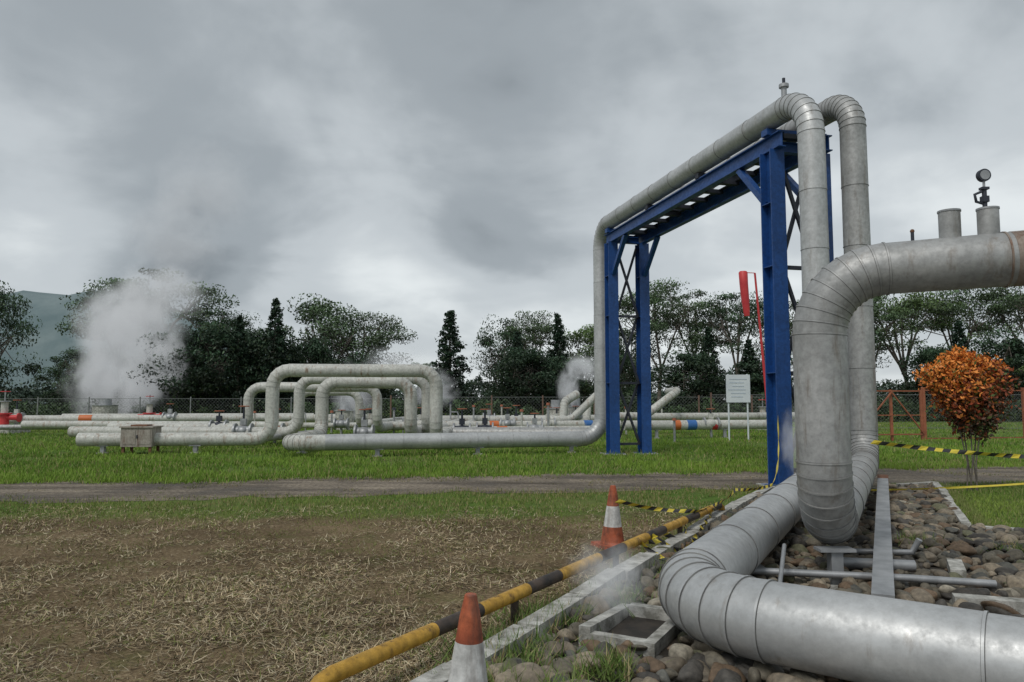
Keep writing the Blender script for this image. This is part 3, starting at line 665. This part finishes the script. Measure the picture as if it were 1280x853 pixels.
k=(y<rb+.1+rng.normal(0,.25,n))&(y>10.2+nz*1.8+rng.normal(0,.4,n))&~inpoly(x,y,poly)&(rng.uniform(0,1,n)<.7+nz); x,y=x[k],y[k]; n=len(x)
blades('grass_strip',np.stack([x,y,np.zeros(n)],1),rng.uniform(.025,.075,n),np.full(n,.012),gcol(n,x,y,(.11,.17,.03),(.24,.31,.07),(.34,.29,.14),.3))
n=50000; x=rng.uniform(-14,12,n); y=rng.uniform(10,18,n); nz=nzv(x,y,.9,64)+.6*nzv(x,y,3,65)
k=(nz>.27)&(y<16+.165*x)&(y>12.6+.165*x); x,y=x[k],y[k]; n=len(x)
blades('grass_tufts',np.stack([x,y,np.full(n,.004)],1),rng.uniform(.02,.05,n),np.full(n,.012),gcol(n,x,y,(.10,.14,.03),(.19,.22,.07),(.3,.25,.13),.35))
n=120000; x=rng.uniform(4.5,16,n); y=rng.uniform(6,19,n); k=~inpoly(x,y,poly)&((x>5.4)|(y>13.2))&(y>14.9-(x)*.9+0)&((y<13.0+.165*x)|(y>15.8+.165*x)); x,y=x[k],y[k]; n=len(x)
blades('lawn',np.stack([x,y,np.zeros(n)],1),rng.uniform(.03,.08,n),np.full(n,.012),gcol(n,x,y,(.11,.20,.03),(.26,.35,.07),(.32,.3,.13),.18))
n=260000; y=2.9/(1-rng.uniform(0,1,n)*.745); x=rng.uniform(-.82,.6,n)*y
cx=-1.45+(y-2.2)*(4.8/8.75); k=(x<cx-.1)&(y<11.2); x,y=x[k],y[k]
nz=nzv(x,y,.7,14)+.6*nzv(x,y,2.2,17)
k=rng.uniform(0,1,len(x))<np.clip(.6+nz*1.4,.08,1); x,y,nz=x[k],y[k],nz[k]; n=len(x)
pal=np.array([(.48,.385,.24),(.34,.25,.15),(.19,.135,.08),(.60,.52,.36),(.18,.20,.055),(.08,.058,.038)]); cols=pal[rng.choice(6,n,p=[.26,.22,.16,.12,.14,.10])]*rng.uniform(.7,1.2,(n,1))*(1+.45*nz[:,None])
blades('dry_grass',np.stack([x,y,rng.uniform(.002,.025,n)],1),rng.uniform(.02,.10,n),rng.uniform(.003,.007,n)*(1+y*.09),np.clip(cols,.01,1),flat=.5)
n=36000; x=rng.uniform(-8,4,n); y=rng.uniform(3,11,n); nz=nzv(x,y,1.3,54)+.4*nzv(x,y,4,55)
k=(nz>.02)&(x<-1.6+(y-2.2)*.548); x,y=x[k],y[k]; n=len(x)
blades('grass_sprigs',np.stack([x,y,np.zeros(n)],1),rng.uniform(.02,.05,n),np.full(n,.007),gcol(n,x,y,(.11,.14,.03),(.21,.24,.07)),.6)
cs=[(-.05,4.7,.32,900),(.25,5.4,.25,600),(-.1,4.1,.2,500),(.55,4.4,.15,350),(1.5,6.8,.25,400),(.3,4.0,.15,300),(3.3,9.6,.4,600),(4.4,8.2,.2,200),(5.3,7.7,.25,250),(.85,5.9,.2,350)]
P=np.concatenate([np.stack([rng.normal(a,r_*.6,m_),rng.normal(b_,r_*.6,m_),np.full(m_,.03)],1) for a,b_,r_,m_ in cs]); n=len(P)
blades('weeds',P,rng.uniform(.05,.2,n),rng.uniform(.006,.014,n),gcol(n,P[:,0],P[:,1],(.09,.16,.035),(.2,.27,.07),(.35,.3,.15),.15),.7)
P=[]
for a,b_ in(((-1.6,2.1),(3.2,10.9)),((5.7,9.2),(9.7,6.4)),((7.9,13.8),(5.75,9.3))):
    m_=4500; t=rng.uniform(0,1,m_); P.append(np.stack([a[0]+(b_[0]-a[0])*t+rng.normal(0,.07,m_)+(-.12 if a[0]<0 else .1),a[1]+(b_[1]-a[1])*t+rng.normal(0,.05,m_),np.zeros(m_)],1))
P=np.concatenate(P); n=len(P); blades('edge_grass',P,rng.uniform(.02,.10,n),np.full(n,.008),gcol(n,P[:,0],P[:,1],(.10,.15,.035),(.2,.25,.07),(.38,.32,.17),.35),.5)
# ------------------------------------------------------------------ orange bush
g=rng; C=[];CL=[]
lobes=[((8.2,13.2,1.70),(.56,.58,.55)),((7.66,13.15,2.02),(.36,.34,.27)),((7.98,13.2,2.28),(.26,.26,.22)),((8.5,13.25,1.85),(.34,.4,.42)),((8.2,13.2,1.30),(.38,.42,.38)),((7.9,13.1,1.75),(.40,.5,.42)),((8.35,13.2,2.12),(.3,.3,.25))]
for c0,r0 in lobes:
    m_=int(5200*r0[0]); d=g.normal(size=(m_,3)); d/=np.linalg.norm(d,axis=1)[:,None]; q=g.uniform(.3,1,m_)**.5*g.uniform(.88,1.2,m_)
    lump=1+.22*np.sin(d[:,0]*7+c0[0])*np.sin(d[:,2]*8)+.16*np.sin(d[:,1]*9)
    pp=np.array(c0)+d*q[:,None]*np.array(r0)*lump[:,None]; C.append(pp)
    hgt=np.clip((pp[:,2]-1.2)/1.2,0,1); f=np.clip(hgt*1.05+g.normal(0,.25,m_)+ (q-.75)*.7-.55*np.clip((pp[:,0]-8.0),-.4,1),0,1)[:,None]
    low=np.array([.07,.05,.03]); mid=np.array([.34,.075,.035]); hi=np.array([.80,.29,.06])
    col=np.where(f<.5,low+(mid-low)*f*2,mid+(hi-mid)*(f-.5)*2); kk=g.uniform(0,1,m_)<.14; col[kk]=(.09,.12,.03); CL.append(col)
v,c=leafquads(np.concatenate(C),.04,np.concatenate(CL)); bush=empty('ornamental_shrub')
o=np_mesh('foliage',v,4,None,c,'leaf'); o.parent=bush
mb=MB()
for i in range(5):
    a=i*1.3; mb.tube([(8.12+.09*math.cos(a),13.2+.06*math.sin(a),0),(8.12+.07*math.cos(a+.5),13.2+.07*math.sin(a+.5),.5),(8.12+.25*math.cos(a+.3),13.2+.25*math.sin(a+.3),1.6)],[.014,.012,.009],6,'bark')
mb.obj('stems',bush)
# ------------------------------------------------------------------ steam
def steam_mat(name,dens,nscale=2.2,cut=.45,seed=0,em=.28):
    m=bpy.data.materials.new(name); m.use_nodes=True; nt=m.node_tree; nt.nodes.clear()
    out=nt.nodes.new('ShaderNodeOutputMaterial'); vs=nt.nodes.new('ShaderNodeVolumePrincipled')
    vs.inputs['Color'].default_value=(.98,.99,1,1); vs.inputs['Anisotropy'].default_value=0
    tc=nt.nodes.new('ShaderNodeTexCoord'); ln=nt.nodes.new('ShaderNodeVectorMath'); ln.operation='LENGTH'; nt.links.new(tc.outputs['Object'],ln.inputs[0])
    fall=math_(nt,'SUBTRACT',1.0,ln.outputs['Value'],True)
    mp=nt.nodes.new('ShaderNodeMapping'); mp.inputs['Location'].default_value=(seed,seed*.7,0); nt.links.new(tc.outputs['Object'],mp.inputs[0])
    n=noise(nt,nscale,6,.62,mp.outputs[0],.4)
    a=math_(nt,'ADD',math_(nt,'SUBTRACT',n.outputs[0],cut),math_(nt,'MULTIPLY',math_(nt,'SUBTRACT',fall,.35),.6))
    a=math_(nt,'MULTIPLY',a,4.0,True); a=math_(nt,'MULTIPLY',a,math_(nt,'MULTIPLY',fall,2.5,True)); a=math_(nt,'MULTIPLY',a,dens)
    nt.links.new(a,vs.inputs['Density']); nt.links.new(math_(nt,'MULTIPLY',a,em),vs.inputs['Emission Strength']); vs.inputs['Emission Color'].default_value=(.93,.97,1,1)  # added glow, stands in for light scattered inside the steam
    nt.links.new(vs.outputs[0],out.inputs['Volume']); return m
def steam(name,blobs,nscale=2.2,cut=.45,em=.25):
    e=empty(name)
    for i,(c,s,dn) in enumerate(blobs):
        mb=MB(); M['_s']=steam_mat('steam_vapour_glow',dn,nscale,cut,i*3.7+c[0],em); mb.sphere((0,0,0),1,'_s',12); o=mb.obj('puff_%d'%(i+1),e); o.location=c; o.scale=s
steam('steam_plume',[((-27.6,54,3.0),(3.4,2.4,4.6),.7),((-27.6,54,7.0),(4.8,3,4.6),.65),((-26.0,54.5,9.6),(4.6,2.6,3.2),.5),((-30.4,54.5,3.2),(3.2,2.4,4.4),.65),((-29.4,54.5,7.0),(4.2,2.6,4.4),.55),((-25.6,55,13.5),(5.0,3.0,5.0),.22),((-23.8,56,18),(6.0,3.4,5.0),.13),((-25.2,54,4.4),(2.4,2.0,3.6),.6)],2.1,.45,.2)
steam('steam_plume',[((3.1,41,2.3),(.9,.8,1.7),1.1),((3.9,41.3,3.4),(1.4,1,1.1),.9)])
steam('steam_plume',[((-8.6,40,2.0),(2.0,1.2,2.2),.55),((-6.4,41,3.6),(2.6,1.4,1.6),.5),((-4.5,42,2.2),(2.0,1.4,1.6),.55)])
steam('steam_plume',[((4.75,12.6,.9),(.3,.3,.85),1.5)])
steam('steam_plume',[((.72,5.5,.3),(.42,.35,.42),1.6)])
# ------------------------------------------------------------------ world
w=bpy.data.worlds.new('World'); scene.world=w; w.use_nodes=True; nt=w.node_tree; bg=nt.nodes['Background']
sky=nt.nodes.new('ShaderNodeTexSky'); sky.sky_type='NISHITA'; sky.sun_disc=False
SE,SA=math.radians(52),math.radians(215)
sky.sun_elevation=SE; sky.sun_rotation=SA
tc=nt.nodes.new('ShaderNodeTexCoord'); G=tc.outputs['Generated']
sp=nt.nodes.new('ShaderNodeSeparateXYZ'); nt.links.new(G,sp.inputs[0])
zc=math_(nt,'ADD',math_(nt,'MAXIMUM',sp.outputs[2],0.0),.25)
cb=nt.nodes.new('ShaderNodeCombineXYZ'); nt.links.new(math_(nt,'DIVIDE',sp.outputs[0],zc),cb.inputs[0]); nt.links.new(math_(nt,'DIVIDE',sp.outputs[1],zc),cb.inputs[1]); cb.inputs[2].default_value=2.3
n1=noise(nt,.8,5,.5,cb.outputs[0],.5); n2=noise(nt,2.4,7,.5,cb.outputs[0],.3); n3=noise(nt,4.5,5,.5,G,.3)
f=math_(nt,'ADD',math_(nt,'MULTIPLY',math_(nt,'SUBTRACT',n1.outputs[0],.5),.95),math_(nt,'MULTIPLY',math_(nt,'SUBTRACT',n2.outputs[0],.5),.6))
f=math_(nt,'ADD',f,math_(nt,'MULTIPLY',math_(nt,'SUBTRACT',n3.outputs[0],.5),.5))
f=math_(nt,'ADD',f,.45)
hz=math_(nt,'SUBTRACT',1.0,math_(nt,'MULTIPLY',math_(nt,'MAXIMUM',sp.outputs[2],0.0),2.3),True)
f=math_(nt,'ADD',f,math_(nt,'MULTIPLY',hz,.30))
def blob(px,py,rad,amp):
    global f
    d=V(((px-640)/924,1,(500-py)/924)).normalized()
    dt=nt.nodes.new('ShaderNodeVectorMath'); dt.operation='DISTANCE'; nt.links.new(G,dt.inputs[0]); dt.inputs[1].default_value=d
    q=math_(nt,'SUBTRACT',1.0,math_(nt,'DIVIDE',dt.outputs['Value'],rad),True); q=math_(nt,'MULTIPLY',q,q)
    q=math_(nt,'MULTIPLY',q,math_(nt,'MULTIPLY',n3.outputs[0],2.0)); f=math_(nt,'ADD',f,math_(nt,'MULTIPLY',q,amp))
for b_ in((240,230,.28,-.42),(215,330,.18,-.35),(600,280,.22,-.30),(640,90,.3,-.25),(460,330,.25,.22),(400,190,.18,.18),(60,200,.28,.2),(120,20,.3,-.2),(350,60,.2,-.1),(1130,180,.3,.1),(880,380,.3,.12)): blob(*b_)
r=ramp(nt,f,[(.05,(.19,.215,.235)),(.35,(.325,.36,.385)),(.62,(.51,.55,.575)),(.95,(.74,.78,.79))])
r.color_ramp.interpolation='EASE'
sc=nt.nodes.new('ShaderNodeVectorMath'); sc.operation='SCALE'; sc.inputs['Scale'].default_value=10; nt.links.new(r.outputs[0],sc.inputs[0])
c=mix(nt,sc.outputs[0],sky.outputs[0],.05)
nt.links.new(c,bg.inputs['Color']); bg.inputs['Strength'].default_value=.108
sd=bpy.data.lights.new('sun','SUN'); sd.energy=1.5; sd.angle=math.radians(18); sd.color=(1,.97,.92); so=bpy.data.objects.new('sun',sd); scene.collection.objects.link(so)
az=SA; dirS=V((math.sin(az)*math.cos(SE),math.cos(az)*math.cos(SE),math.sin(SE))); so.rotation_euler=dirS.to_track_quat('Z','Y').to_euler()
# ------------------------------------------------------------------ camera
cd=bpy.data.cameras.new('camera'); cd.sensor_width=36; cd.lens=26; cd.clip_end=3000; co=bpy.data.objects.new('camera',cd); scene.collection.objects.link(co)
co.location=(0,0,1.6); co.rotation_euler=(math.radians(90+4.55),0,0); scene.camera=co
scene.view_settings.view_transform='Standard'; scene.view_settings.look='None'; scene.view_settings.exposure=0
